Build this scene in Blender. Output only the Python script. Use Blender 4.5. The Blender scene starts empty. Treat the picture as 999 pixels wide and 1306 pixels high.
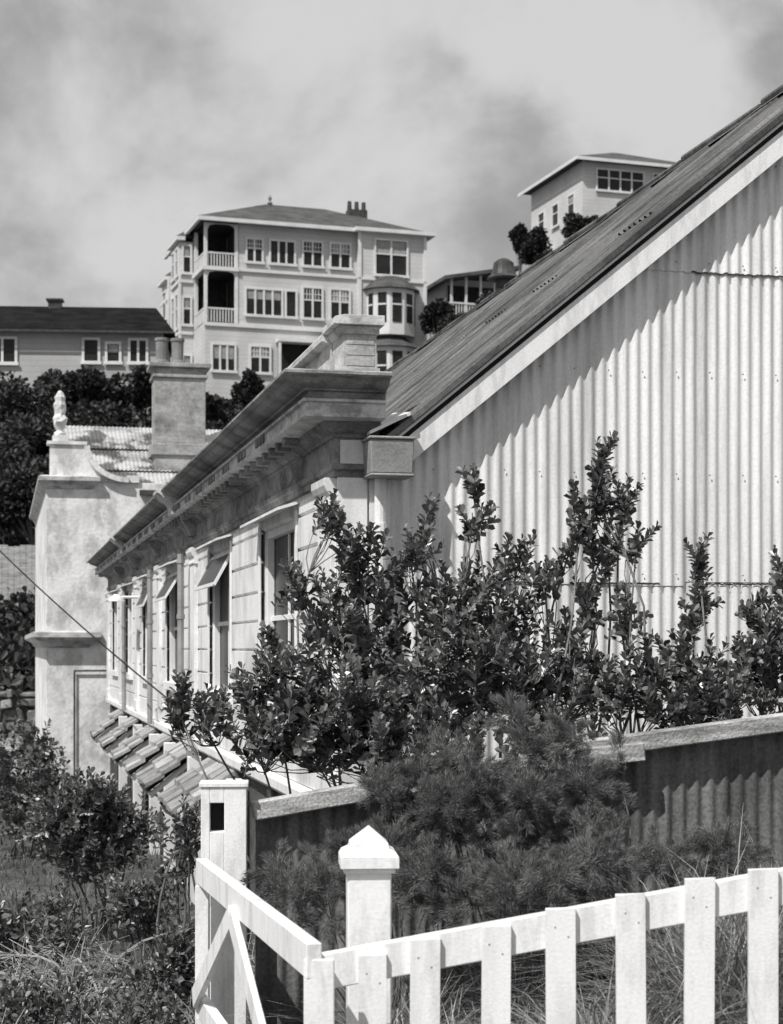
import bpy, bmesh, math, random
import numpy as np
from mathutils import Vector, Matrix
random.seed(7)
scene = bpy.context.scene
COL = scene.collection

# ------------------------------------------------------------------ materials
def M(name, c0, c1, scale=(3,3,3), rough=.75, bump=.15, bscale=40, lo=.35, hi=.68, spec=.25, island=0.0,
      siding=0.0, transl=0.0, speck=0.25, bdist=.01, stain=0.0, stainscale=(.8,.8,.8)):
    m = bpy.data.materials.new(name); m.use_nodes = True
    nt = m.node_tree; N = nt.nodes; L = nt.links
    p = N['Principled BSDF']
    p.inputs['Roughness'].default_value = rough
    p.inputs['Specular IOR Level'].default_value = spec
    tc = N.new('ShaderNodeTexCoord'); mp = N.new('ShaderNodeMapping')
    mp.inputs['Scale'].default_value = scale
    L.new(tc.outputs['Object'], mp.inputs['Vector'])
    n1 = N.new('ShaderNodeTexNoise'); n1.inputs['Scale'].default_value = 1; n1.inputs['Detail'].default_value = 8
    n1.inputs['Roughness'].default_value = .62
    L.new(mp.outputs[0], n1.inputs['Vector'])
    mr = N.new('ShaderNodeMapRange'); mr.inputs['From Min'].default_value = lo; mr.inputs['From Max'].default_value = hi
    L.new(n1.outputs['Fac'], mr.inputs['Value'])
    mr.inputs['To Min'].default_value = c0; mr.inputs['To Max'].default_value = c1
    n2 = N.new('ShaderNodeTexNoise'); n2.inputs['Scale'].default_value = bscale; n2.inputs['Detail'].default_value = 5
    L.new(tc.outputs['Object'], n2.inputs['Vector'])
    mr2 = N.new('ShaderNodeMapRange'); mr2.inputs['From Min'].default_value = .3; mr2.inputs['From Max'].default_value = .6
    mr2.inputs['To Min'].default_value = 1-speck; mr2.inputs['To Max'].default_value = 1.0
    L.new(n2.outputs['Fac'], mr2.inputs['Value'])
    def mul(a,b):
        q=N.new('ShaderNodeMath'); q.operation='MULTIPLY'; L.new(a,q.inputs[0]); L.new(b,q.inputs[1]); return q.outputs[0]
    val = mul(mr.outputs[0], mr2.outputs[0])
    if stain > 0:
        mp3=N.new('ShaderNodeMapping'); mp3.inputs['Scale'].default_value=stainscale; mp3.inputs['Location'].default_value=(3.1,5.7,1.3)
        L.new(tc.outputs['Object'],mp3.inputs['Vector'])
        n3=N.new('ShaderNodeTexNoise'); n3.inputs['Scale'].default_value=1; n3.inputs['Detail'].default_value=10; n3.inputs['Roughness'].default_value=.7
        L.new(mp3.outputs[0],n3.inputs['Vector'])
        mr5=N.new('ShaderNodeMapRange'); mr5.inputs['From Min'].default_value=.40; mr5.inputs['From Max'].default_value=.52
        mr5.inputs['To Min'].default_value=1-stain; mr5.inputs['To Max'].default_value=1
        L.new(n3.outputs['Fac'],mr5.inputs['Value']); val=mul(val,mr5.outputs[0])
    if island > 0:
        g = N.new('ShaderNodeNewGeometry')
        mr3 = N.new('ShaderNodeMapRange'); mr3.inputs['To Min'].default_value = 1-island; mr3.inputs['To Max'].default_value = 1+island
        L.new(g.outputs['Random Per Island'], mr3.inputs['Value'])
        val = mul(val, mr3.outputs[0])
    L.new(val, p.inputs['Base Color'])
    h = n2.outputs['Fac']
    if siding > 0:
        sx = N.new('ShaderNodeSeparateXYZ'); L.new(tc.outputs['Object'], sx.inputs[0])
        md = N.new('ShaderNodeMath'); md.operation = 'MULTIPLY'; md.inputs[1].default_value = 1/siding
        L.new(sx.outputs['Z'], md.inputs[0])
        fr = N.new('ShaderNodeMath'); fr.operation = 'FRACT'; L.new(md.outputs[0], fr.inputs[0])
        lt = N.new('ShaderNodeMapRange'); lt.inputs['From Min'].default_value = 0.0; lt.inputs['From Max'].default_value = .14
        lt.inputs['To Min'].default_value = .7; lt.inputs['To Max'].default_value = 1
        L.new(fr.outputs[0], lt.inputs['Value'])
        L.new(mul(val, lt.outputs[0]), p.inputs['Base Color'])
    b = N.new('ShaderNodeBump'); b.inputs['Strength'].default_value = bump; b.inputs['Distance'].default_value = bdist
    L.new(h, b.inputs['Height']); L.new(b.outputs[0], p.inputs['Normal'])
    if transl > 0:
        out = N['Material Output']
        tr = N.new('ShaderNodeBsdfTranslucent'); L.new(val, tr.inputs['Color'])
        mx = N.new('ShaderNodeMixShader'); mx.inputs[0].default_value = transl
        L.new(p.outputs[0], mx.inputs[1]); L.new(tr.outputs[0], mx.inputs[2]); L.new(mx.outputs[0], out.inputs['Surface'])
    return m

m_white  = M('white_paint', .66, .82, (2,2,1.2), .55, .15, 60, .3, .5, speck=.10, stain=.15, stainscale=(3,3,1))
m_fencew = M('fence_paint', .70, .83, (9,9,2), .5, .15, 90, .3, .5, speck=.08, stain=.18, stainscale=(12,12,3))
m_face   = M('facade_paint', .60, .82, (1.5,1.5,1.2), .6, .2, 45, .34, .52, speck=.12, stain=.28, stainscale=(2.5,2.5,.9))
m_cornshade   = M('cornice_shaded_paint', .15, .36, (2.0,2.0,3), .8, .35, 50, .35, .6, speck=.3, stain=.45, stainscale=(3,3,6))  # weathered paint, darkened to put the cornice's underside shade into the colour
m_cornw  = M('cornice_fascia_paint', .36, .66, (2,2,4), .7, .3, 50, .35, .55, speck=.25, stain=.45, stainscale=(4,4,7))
m_iron   = M('painted_iron', .56, .79, (4.5,1,.35), .5, .12, 55, .34, .52, spec=.35, speck=.12, stain=.18, stainscale=(9,1,.5))
m_roof   = M('weathered_iron', .07, .20, (.5,5,.5), .75, .3, 45, .38, .62, speck=.35, stain=.5, stainscale=(1.1,1.6,1.1))
m_roofp  = M('patched_iron', .12, .50, (.8,.5,.5), .6, .2, 30, .46, .50, speck=.3, stain=.4, stainscale=(.7,1.5,1.5))
m_ironf  = M('old_iron', .08, .25, (5,5,.7), .65, .3, 60, .35, .65, speck=.4, stain=.3)
m_wood   = M('weathered_wood', .26, .58, (3,3,26), .85, .6, 70, .3, .6, speck=.4, stain=.35, stainscale=(2,2,12))
m_shing  = M('shingle_wood', .22, .42, (6,6,6), .85, .5, 60, .3, .65, speck=.4, island=.35)
m_stucco = M('old_stucco', .58, .82, (1.3,1.3,1.0), .9, .5, 14, .35, .52, speck=.12, bdist=.02, stain=.34, stainscale=(2.0,2.0,1.2))
m_brick  = M('chimney_render', .26, .44, (2,2,5), .9, .5, 16, .35, .62, speck=.25, stain=.35, stainscale=(2,2,1))
m_pot    = M('clay_pot', .18, .28, (3,3,3), .8, .2, 30)
m_glass  = M('window_glass', .012, .03, (1,1,1), .3, .0, 8, spec=.2, speck=.1)
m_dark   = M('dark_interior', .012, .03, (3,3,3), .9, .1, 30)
m_metal  = M('dark_metal', .03, .09, (6,6,6), .5, .2, 50)
m_grey   = M('grey_paint', .24, .38, (4,4,4), .6, .2, 60)
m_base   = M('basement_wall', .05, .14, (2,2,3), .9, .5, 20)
m_sideW  = M('weatherboard_white', .48, .62, (.4,.4,.4), .7, .05, 10, siding=.28, speck=.12)
m_sideG  = M('weatherboard_cream', .34, .44, (.4,.4,.4), .7, .05, 10, siding=.3, speck=.12)
m_trim   = M('house_trim', .60, .72, (1,1,1), .6, .05, 10, speck=.12)
m_slate  = M('house_roof', .06, .13, (1,1,3), .85, .3, 8, spec=.15, speck=.35, bdist=.05)
m_slateD = M('dark_roof', .008, .022, (1,1,3), .95, .3, 8, spec=.05, speck=.35, bdist=.05)
m_leaf   = M('glossy_leaf', .08, .21, (3,3,3), .38, .1, 40, spec=1.0, island=.85, transl=.24)
m_leaf2  = M('shrub_leaf', .08, .19, (2,2,2), .42, .1, 30, spec=.9, island=.8, transl=.2)
m_leaf3  = M('hill_leaf', .025, .08, (.5,.5,.5), .6, .1, 5, island=.7, transl=.1)
m_bark   = M('grey_bark', .12, .28, (9,9,9), .8, .4, 60)
m_barkd  = M('dark_bark', .08, .18, (9,9,9), .85, .4, 60)
m_twig   = M('bare_twig', .30, .5, (9,9,9), .8, .4, 60)
m_fennel = M('fennel_frond', .14, .27, (4,4,4), .7, .0, 20, island=.5, transl=.4)
m_grass  = M('grass_blade', .16, .46, (2.5,2.5,2.5), .6, .0, 20, island=.6, transl=.3)
m_grass2 = M('rough_grass_blade', .06, .2, (1.5,1.5,1.5), .6, .0, 20, island=.6, transl=.25)
m_ground = M('earth', .05, .18, (.8,.8,.8), .95, .8, 9, speck=.5, bdist=.05)
m_gravel = M('gravel', .22, .42, (1,1,1), .95, .8, 12, speck=.5, bdist=.05)
m_stone  = M('rubble_stone', .08, .26, (2,2,2), .9, .6, 14, speck=.4, island=.4, bdist=.03)

# ------------------------------------------------------------------ mesh builder
class MB:
    def __init__(s): s.v=[]; s.f=[]; s.m=[]
    def add(s, vs, fs, mi=0):
        o=len(s.v); s.v += [tuple(map(float,q)) for q in vs]
        for q in fs: s.f.append([o+i for i in q]); s.m.append(mi)
    def box(s,x0,x1,y0,y1,z0,z1,mi=0):
        s.add([(x0,y0,z0),(x1,y0,z0),(x1,y1,z0),(x0,y1,z0),(x0,y0,z1),(x1,y0,z1),(x1,y1,z1),(x0,y1,z1)],
              [(3,2,1,0),(4,5,6,7),(0,1,5,4),(1,2,6,5),(2,3,7,6),(3,0,4,7)],mi)
    def beam(s,p0,p1,w,h,mi=0,up=(0,0,1)):
        p0=Vector(p0);p1=Vector(p1);d=(p1-p0).normalized();sd=d.cross(Vector(up)).normalized();u=sd.cross(d)
        vs=[]
        for p in (p0,p1):
            for a,b in ((-1,-1),(1,-1),(1,1),(-1,1)): vs.append(p+sd*a*w/2+u*b*h/2)
        s.add(vs,[(3,2,1,0),(4,5,6,7),(0,1,5,4),(1,2,6,5),(2,3,7,6),(3,0,4,7)],mi)
    def tube(s,p0,p1,r0,r1,n=8,mi=0,caps=True):
        p0=Vector(p0);p1=Vector(p1);d=(p1-p0)
        if d.length<1e-6: return
        d.normalize();a=d.orthogonal().normalized();b=d.cross(a)
        vs=[];
        for p,r in ((p0,r0),(p1,r1)):
            for i in range(n):
                t=2*math.pi*i/n; vs.append(p+a*math.cos(t)*r+b*math.sin(t)*r)
        fs=[(i,(i+1)%n,n+(i+1)%n,n+i) for i in range(n)]
        if caps: fs+= [tuple(range(n-1,-1,-1)),tuple(range(n,2*n))]
        s.add(vs,fs,mi)
    def lathe(s,c,prof,n=14,mi=0,jit=0):
        vs=[];cx,cy=c
        for r,z in prof:
            for i in range(n):
                t=2*math.pi*i/n; rr=r*(1+random.uniform(-jit,jit)); vs.append((cx+rr*math.cos(t),cy+rr*math.sin(t),z))
        fs=[]
        for k in range(len(prof)-1):
            for i in range(n):
                fs.append((k*n+i,k*n+(i+1)%n,(k+1)*n+(i+1)%n,(k+1)*n+i))
        fs.append(tuple(range(n-1,-1,-1))); fs.append(tuple((len(prof)-1)*n+i for i in range(n)))
        s.add(vs,fs,mi)
    def prism(s,pts,axis,a0,a1,mi=0):
        n=len(pts);vs=[]
        for a in (a0,a1):
            for p,q in pts:
                vs.append({'x':(a,p,q),'y':(p,a,q),'z':(p,q,a)}[axis])
        fs=[tuple(range(n-1,-1,-1)),tuple(range(n,2*n))]+[(i,(i+1)%n,n+(i+1)%n,n+i) for i in range(n)]
        s.add(vs,fs,mi)
    def sweep(s,prof,xin,y0,y1,e0=None,e1=None,extra=0,mi=0):
        vs=[]
        for p,z in prof:
            p=p+extra; q0=p if e0 is None else e0; q1=p if e1 is None else e1
            vs += [(xin,y0-q0,z),(-p,y0-q0,z),(-p,y1+q1,z),(xin,y1+q1,z)]
        fs=[]
        for k in range(len(prof)-1):
            for i in range(3):
                fs.append((k*4+i,k*4+i+1,(k+1)*4+i+1,(k+1)*4+i))
            fs.append((k*4+3,k*4,(k+1)*4,(k+1)*4+3))
        fs.append((3,2,1,0)); t=(len(prof)-1)*4; fs.append((t,t+1,t+2,t+3))
        s.add(vs,fs,mi)
    def done(s,name,mats,parent=None,label=None,recalc=True,bevel=0,smooth=False):
        me=bpy.data.meshes.new(name); me.from_pydata(s.v,[],s.f)
        if not isinstance(mats,(list,tuple)): mats=[mats]
        for m in mats: me.materials.append(m)
        me.polygons.foreach_set('material_index',s.m)
        if recalc:
            bm=bmesh.new(); bm.from_mesh(me); bmesh.ops.recalc_face_normals(bm,faces=bm.faces); bm.to_mesh(me); bm.free()
        if smooth: me.polygons.foreach_set('use_smooth',[True]*len(me.polygons))
        me.update()
        o=bpy.data.objects.new(name,me); COL.objects.link(o)
        if parent: o.parent=parent
        if label: o['label']=label
        if bevel:
            b=o.modifiers.new('bevel','BEVEL'); b.width=bevel; b.segments=1; b.limit_method='ANGLE'
        return o

def thing(name,loc,rot,label,cat,group=None):
    e=bpy.data.objects.new(name,None); e.location=loc; e.rotation_euler=(0,0,rot); COL.objects.link(e)
    e['label']=label; e['category']=cat; e.empty_display_size=.2
    if group: e['group']=group
    return e

# ------------------------------------------------------------------ terrain
def sstep(a,b,x):
    t=np.clip((x-a)/(b-a),0,1); return t*t*(3-2*t)
def height(x,y):
    x=np.asarray(x,float); y=np.asarray(y,float)
    zr=-1.93+.2*np.clip(x,-.6,9)
    zl=-2.4-.022*np.clip(y-10,0,26)
    lx=(x+.334)*.9751+(y-10.5)*.2216
    edge=-1.25+2.2*sstep(8.6,10.6,y)
    w=sstep(-.5,.15,lx-edge)
    z=zl*(1-w)+zr*w
    z=np.where(y>45, zl, z)
    xp=x*110/np.maximum(y,60)
    H=np.interp(xp,[-300,-60,-25,-8,3.5,7.5,9.5,12,25,300],[9,13,14.6,15.8,20,24.5,28,29,31,42])
    pl=np.interp(y,[0,47,60,90,104,112,135,160,260,600,1500,4000],[0,0,.26,.83,.93,1,1,.97,.8,.4,.1,.0])
    pr=np.interp(y,[0,47,60,90,112,125,135,160,260,600,1500,4000],[0,0,.1,.55,.84,.97,1,.9,.6,.3,.1,.0])
    k=sstep(-4,3.5,xp); p=pl*(1-k)+pr*k
    z=z*(1-p)+H*p
    return z+ .05*np.sin(x*1.7+y*.9)*np.clip((y-4)/6,0,1)
def hz(x,y): return float(height(x,y))
u=np.linspace(-1,1,181); xs=np.sign(u)*(np.abs(u)*22+ (np.abs(u)**5)*3000)
v=np.linspace(0,1,240); ys=-20+v*150+(v**6)*3800
X,Y=np.meshgrid(xs,ys); Z=height(X,Y)
vv=np.stack([X.ravel(),Y.ravel(),Z.ravel()],1)
nx=len(xs); ny=len(ys)
ff=[(j*nx+i,j*nx+i+1,(j+1)*nx+i+1,(j+1)*nx+i) for j in range(ny-1) for i in range(nx-1)]
me=bpy.data.meshes.new('ground'); me.from_pydata(vv.tolist(),[],ff); me.materials.append(m_ground)
me.polygons.foreach_set('use_smooth',[True]*len(ff)); me.update()
g=bpy.data.objects.new('ground',me); COL.objects.link(g); g['kind']='structure'; g['label']='sloping earth ground rising to a hill'

gx=np.linspace(-16,-6.8,24); gy=np.linspace(38,56,36); GX,GY=np.meshgrid(gx,gy); GZ=height(GX,GY)+.03
me=bpy.data.meshes.new('gravel_path')
me.from_pydata(np.stack([GX.ravel(),GY.ravel(),GZ.ravel()],1).tolist(),[],[(j*24+i,j*24+i+1,(j+1)*24+i+1,(j+1)*24+i) for j in range(35) for i in range(23)])
me.materials.append(m_gravel); o=bpy.data.objects.new('gravel_path',me); COL.objects.link(o); o['kind']='structure'

# ------------------------------------------------------------------ main building
ROT=math.atan2(.2216,.9751)
B=thing('iron_clad_building',(-.334,10.5,0),ROT,'long white building with ornate cornice and corrugated iron gable','building')
LEN=22.6
def b2w(x,y,z=0):
    return (-.334+.9751*x-.2216*y, 10.5+.2216*x+.9751*y, z)

wins=[(1.45,3.1),(4.9,6.5),(9.4,10.9),(13.1,14.5),(16.5,17.9),(19.9,21.3)]
WZ0,WZ1=-.46,.90
fw=MB()
def boards(y0,y1,z0,z1):
    z=z0
    while z<z1-.01:
        t=min(z+.23,z1); g=.018
        fw.add([(.03,y0,z),(.03,y1,z),(.0,y1,z+g),(.0,y0,z+g),(.0,y1,t-.008),(.0,y0,t-.008),(.03,y1,t),(.03,y0,t)],[(0,1,2,3),(3,2,4,5),(5,4,6,7)])
        z+=.23
cuts=[0.0]+[c for w in wins for c in w]+[LEN]
for i in range(0,len(cuts),2):
    boards(cuts[i],cuts[i+1],-.95,1.0)
    fw.box(.03,.26,cuts[i],cuts[i+1],-.95,1.1)
for (a,b) in wins:
    boards(a,b,-.95,WZ0-.001); fw.box(.031,.26,a,b,-.95,WZ0)
    boards(a,b,WZ1,1.0); fw.box(.031,.26,a,b,WZ1,1.1)
fw.done('facade_wall',m_face,B,recalc=False)

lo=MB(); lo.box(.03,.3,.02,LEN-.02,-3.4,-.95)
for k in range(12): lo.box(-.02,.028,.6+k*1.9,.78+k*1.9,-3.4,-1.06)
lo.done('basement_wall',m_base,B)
pl=MB()
pl.sweep([(.02,-1.06),(.05,-1.03),(.05,-.97),(.03,-.94)],.26,0,LEN)
pl.done('string_course',m_white,B)

pilpos=[(.03,.45),(7.55,8.0),(11.6,11.95),(15.2,15.6),(18.6,18.95),(LEN-.5,LEN-.05)]
for (a,b) in pilpos:
    p=MB(); p.box(-.035,.004,a,b,-.94,.86)
    p.sweep([(.035,.86),(.05,.865),(.05,.885),(.04,.895),(.04,.925),(.06,.95),(.075,.985),(.075,1.03)],.01,a,b,e0=.02,e1=.02)
    p.box(-.05,.003,a-.02,b+.02,-.94,-.78)
    p.done('pilaster',m_face,B,bevel=.003)

XI=.255
en=MB()
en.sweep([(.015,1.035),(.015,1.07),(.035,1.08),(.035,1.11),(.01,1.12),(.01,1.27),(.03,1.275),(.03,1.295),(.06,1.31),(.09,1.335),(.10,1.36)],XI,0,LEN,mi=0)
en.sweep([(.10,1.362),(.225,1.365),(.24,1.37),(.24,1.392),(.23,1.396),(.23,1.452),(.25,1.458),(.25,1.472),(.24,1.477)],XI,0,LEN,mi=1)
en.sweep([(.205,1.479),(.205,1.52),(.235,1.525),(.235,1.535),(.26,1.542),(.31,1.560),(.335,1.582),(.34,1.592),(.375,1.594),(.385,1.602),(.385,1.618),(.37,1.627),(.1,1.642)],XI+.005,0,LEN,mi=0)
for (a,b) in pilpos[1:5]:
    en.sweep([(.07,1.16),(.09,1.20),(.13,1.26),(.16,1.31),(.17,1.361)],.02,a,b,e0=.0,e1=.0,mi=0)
for (a,b) in (pilpos[1],pilpos[3]):
    en.sweep([(.215,1.368),(.22,1.373),(.22,1.46),(.24,1.50),(.31,1.54),(.34,1.575),(.37,1.59),(.37,1.616),(.36,1.632)],.02,a,b,e0=.04,e1=.04,extra=.05,mi=1)
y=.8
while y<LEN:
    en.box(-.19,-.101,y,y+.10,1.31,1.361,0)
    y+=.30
y=1.4
rr_=random.Random(3)
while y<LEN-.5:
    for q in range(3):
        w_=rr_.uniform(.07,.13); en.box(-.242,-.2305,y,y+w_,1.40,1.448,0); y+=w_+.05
    y+=.5
en.done('cornice',[m_cornshade,m_cornw],B)

pa=MB()
pa.box(.03,.22,.34,LEN,1.62,1.91)
pa.sweep([(-.0,1.91),(.03,1.92),(.03,1.955),(.02,1.97)],.25,.34,LEN,e0=0,e1=.03)
y=1.1
while y<LEN-1:
    pa.box(.006,.029,y,y+.7,1.70,1.86); y+=.95
pa.done('parapet',m_cornw,B)
pr=MB()
pr.box(.04,.245,-.02,.33,1.645,1.905)
pr.sweep([(-.035,1.905),(-.025,1.915),(-.01,1.935),(-.01,1.955)],.26,.0,.31,e0=.035,e1=.02)
pr.sweep([(.02,1.957),(.025,1.962),(.025,1.998),(.02,2.003),(-.04,2.016)],.285,.0,.32,e0=.07,e1=.04)
pr.sweep([(-.01,1.645),(-.01,1.69),(-.025,1.70)],.262,0,.33,e0=.04,e1=.0)
for zz in (1.735,1.80,1.865): pr.box(.055,.230,-.0235,-.0205,zz-.022,zz+.022)
pr.done('parapet_pier',m_cornw,B,bevel=.003)

ef=MB(); ef.box(.0,.185,-.03,-.003,-2.6,1.03); ef.box(.20,.33,-.02,.02,-2.6,1.03)
ef.box(.02,.17,-.021,.0,1.112,1.26)
ef.done('corner_board',m_white,B,bevel=.003)
for wi,(a,b) in enumerate(wins):
    w=MB(); GX_=.10
    w.box(GX_,GX_+.01,a,b,WZ0,WZ1,1)
    for (c,d) in ((a,a+.05),(b-.05,b)): w.box(.04,GX_-.002,c,d,WZ0+.04,WZ1,0)
    w.box(.04,GX_-.001,a+.05,b-.05,WZ1-.06,WZ1,0)
    w.box(-.05,GX_-.003,a-.06,b+.06,WZ0-.05,WZ0+.04,0)
    mid=(WZ0+WZ1)/2; w.box(.075,GX_-.003,a+.05,b-.05,mid-.02,mid+.02,0)
    w.box(.078,GX_-.004,(a+b)/2-.016,(a+b)/2+.016,WZ0+.04,WZ1-.06,0)
    w.box(-.018,-.0005,b,b+.06,WZ0,WZ1+.04,0); w.box(-.018,-.0005,a-.06,a,WZ0,WZ1+.04,0)
    w.done('window',[m_white,m_glass],B,bevel=.003)
    h=MB()
    a2,b2=a-.12,b+.14; pj=.15
    h.add([(-.005,a2,1.0),(-.005,b2,1.0),(-pj,b2,.955),(-pj,a2,.955),(-.005,a2,.98),(-.005,b2,.98),(-pj,b2,.935),(-pj,a2,.935)],
          [(0,1,2,3),(7,6,5,4),(0,3,7,4),(1,5,6,2),(3,2,6,7),(0,4,5,1)])
    h.done('window_hood',m_face,B)
    if wi in (1,2,3):
        s=MB(); t0=(.02,.86); op=(0,.15,.17,.12)[wi]; t1=(-op,.55)
        for yy in (a+.03,b-.03): s.beam((t0[0],yy,t0[1]),(t1[0],yy,t1[1]),.035,.025,0)
        for q in (0.03,.97): s.beam((t0[0]+(t1[0]-t0[0])*q,a+.051,t0[1]+(t1[1]-t0[1])*q),(t0[0]+(t1[0]-t0[0])*q,b-.051,t0[1]+(t1[1]-t0[1])*q),.025,.03,0)
        s.add([(t0[0],a+.05,t0[1]),(t0[0],b-.05,t0[1]),(t1[0],b-.05,t1[1]),(t1[0],a+.05,t1[1])],[(0,1,2,3)],1)
        s.done('open_sash',[m_white,m_glass],B)
hc=[(4.5,6.5),(7.7,9.1),(10.1,11.2),(12.4,13.6),(15.3,16.6),(18.2,19.4)]
for (a,b) in hc:
    h=MB()
    n=max(3,int((b-a)/.33))
    for c in range(3):
        for k in range(n):
            y0=a+k*(b-a)/n; y1=y0+(b-a)/n-.05
            sx=.165; sz=.13; dz=random.uniform(-.012,.012); ex=random.uniform(-.01,.025)
            x0=-.0-sx*c; x1=x0-sx-.02-ex
            z0=-1.05-sz*c; z1=z0-sz+.02
            th=.045
            h.add([(x0,y0,z0+dz),(x0,y1,z0+dz),(x1,y1,z1+dz),(x1,y0,z1+dz),(x0,y0,z0-th+dz),(x0,y1,z0-th+dz),(x1,y1,z1-th+dz),(x1,y0,z1-th+dz)],
                  [(0,3,2,1),(4,5,6,7),(0,4,7,3),(1,2,6,5),(3,7,6,2),(0,1,5,4)],0)
    h.add([(0,a,-1.12),(0,b-.05,-1.12),(-.5,b-.05,-1.51),(-.5,a,-1.51)],[(0,1,2,3)],2)  # near-black sheet paints shade beneath the shingles and in their gaps
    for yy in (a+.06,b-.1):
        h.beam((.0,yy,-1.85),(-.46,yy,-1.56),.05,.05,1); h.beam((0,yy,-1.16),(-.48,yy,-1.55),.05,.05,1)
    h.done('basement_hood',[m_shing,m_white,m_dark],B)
for (yy) in (3.9,6.95,9.5,11.5,14.2,17.2):
    p=MB(); p.box(-.16,-.03,yy,yy+.14,-3.1,-1.1); p.done('basement_post',m_white,B,bevel=.005)

def corr_wall(name,x0,x1,bands,topf,mat,parent,y=0.02,amp=.0095,pitch=.076):
    mb=MB(); n=int((x1-x0)/(pitch/8))
    cols=[x0+i*pitch/8 for i in range(n+1)]
    for bi,(z0,z1) in enumerate(bands):
        off=y-.006*bi
        js={}; vs=[];fs=[]
        for i,x in enumerate(cols):
            sh=int((x-x0)/(pitch*8.5))
            if sh not in js: js[sh]=(random.uniform(-.018,.018),random.uniform(-.004,.001))
            jz,jy=js[sh]
            yy=off+jy+amp*math.cos(2*math.pi*x/pitch)
            top=min(topf(x),z1); bot=min(z0+(jz if bi>0 else 0),top)
            for r in range(4): vs.append((x,yy+random.uniform(-.0006,.0006)+.002*math.sin(r*2.1+x*2),bot+(top-bot)*r/3))
        for i in range(n):
            if max(vs[i*4+3][2]-vs[i*4][2],vs[i*4+7][2]-vs[i*4+4][2])<.002: continue
            for r in range(3): fs.append((i*4+r,(i+1)*4+r,(i+1)*4+r+1,i*4+r+1))
        mb.add(vs,fs)
    for zr in [-.3,.46,1.1,1.75,2.45,3.1]:
        x=x0+pitch
        while x<x1-.1:
            xx=round(x/pitch)*pitch; zz=zr+random.uniform(-.006,.006)
            if zz<topf(xx)-.2:
                mb.tube((xx,y-.012-amp,zz),(xx,y-.020-amp,zz),.006,.003,6,1)
            x+=pitch*3
    for zj in (.405,2.395):
        x=x0+.4
        while x<x1-.5:
            L_=random.uniform(.25,.9)
            if zj<topf(x)-.1:
                n2=int(L_/(pitch/8)); vs=[];fs=[]
                for i in range(n2+1):
                    xx=x+i*pitch/8; yy=y-.0115-(.006 if zj>1 else 0)+amp*math.cos(2*math.pi*xx/pitch)
                    zz=zj+random.uniform(-.004,.004)
                    vs+=[(xx,yy-.003,zz-.007),(xx,yy-.003,zz+.003)]
                for i in range(n2): fs.append((2*i,2*i+2,2*i+3,2*i+1))
                mb.add(vs,fs,2)
            x+=L_+random.uniform(.0,.35)
    return mb.done(name,[mat,m_grey,m_metal],parent,recalc=False,smooth=True)
def rakez(x):
    return 1.30+(x-.43)*.824 if x<4.35 else 4.53-(x-4.35)*.824
corr_wall('gable_wall',.335,8.35,[(-2.6,.43),(.40,2.42),(2.39,6)],lambda x:rakez(x)+.0,m_iron,B)

rf=MB()
def roof_slope(xe,ze,xr,zr,y0,y1,courses=2,pitch=.10,amp=.018):
    n=int((y1-y0)/(pitch/6)); L=math.hypot(xr-xe,zr-ze); nx_,nz_=-(zr-ze)/L,(xr-xe)/L
    if nz_<0: nx_,nz_=-nx_,-nz_
    for c in range(courses):
        t0=c/courses-(.014 if c else 0); t1=(c+1)/courses
        vs=[];fs=[]; sh={}
        for i in range(n+1):
            y=y0+i*pitch/6
            s=int((y-y0)/(pitch*7))
            if s not in sh: sh[s]=(random.uniform(-.012,.012),random.uniform(-.012,.014))
            jt,jo=sh[s]
            a=amp*math.cos(2*math.pi*y/pitch)+.008*c+jo
            for t in (t0+jt,t1):
                vs.append((xe+(xr-xe)*t+nx_*a,y,ze+(zr-ze)*t+nz_*a))
        for i in range(n): fs.append((i*2,i*2+1,(i+1)*2+1,(i+1)*2))
        rf.add(vs,fs)
roof_slope(.33,1.31,4.35,4.58,-.12,LEN)
roof_slope(8.7,1.03,4.35,4.58,-.12,LEN)
rf.done('roof',m_roof,B,recalc=False,smooth=True)
rc=MB()
for k in range(13):
    y0=-.15+k*1.76; dz=random.uniform(-.02,.01)
    rc.add([(4.17,y0,4.49+dz),(4.35,y0,4.63+dz),(4.53,y0,4.49+dz),(4.17,y0+1.78,4.50+dz),(4.35,y0+1.78,4.64+dz),(4.53,y0+1.78,4.50+dz)],[(0,1,4,3),(1,2,5,4)])
    rc.tube((4.35,y0,4.63+dz),(4.35,y0+1.70,4.63-dz),.035,.035,8)
rc.done('ridge_cap',m_roof,B,recalc=False)
def rake_board(mb,s0,s1,d0,d1,y0,y1,mi=0,right=False):
    L=math.hypot(1,.824); nx_,nz_=.824/L,-1/L
    P=[]
    for s in (s0,s1):
        x=s; z=1.28+(s-.33)*.824
        for d in (d0,d1): P.append((x+nx_*d,z+nz_*d))
    if right: P=[(8.7-p[0],p[1]) for p in P]
    (a,b,c,d)=P
    mb.prism([a,c,d,b],'y',y0,y1,mi)
for rt in (False,True):
    bb=MB(); rake_board(bb,.33,4.36,.060,.190,-.115,-.090,0,rt)
    bb.done('barge_board',m_fencew,B,bevel=.003)
    mbd=MB(); rake_board(mbd,.33,4.36,.014,.032,-.124,-.06,0,rt); mbd.done('rake_moulding',m_white,B,bevel=.002)
    cb=MB(); rake_board(cb,.30,4.38,-.030,.011,-.150,-.02,0,rt); cb.done('rake_flashing',m_roof,B,bevel=.004)
    dg=MB(); rake_board(dg,.34,4.35,.033,.0595,-.098,-.05,0,rt); dg.done('rake_shadow_strip',m_dark,B)  # near-black strip paints in the shadow line above the barge board
sf=MB(); rake_board(sf,.4,4.36,.062,.075,-.049,.0,0); sf.done('soffit',m_base,B)
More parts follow.
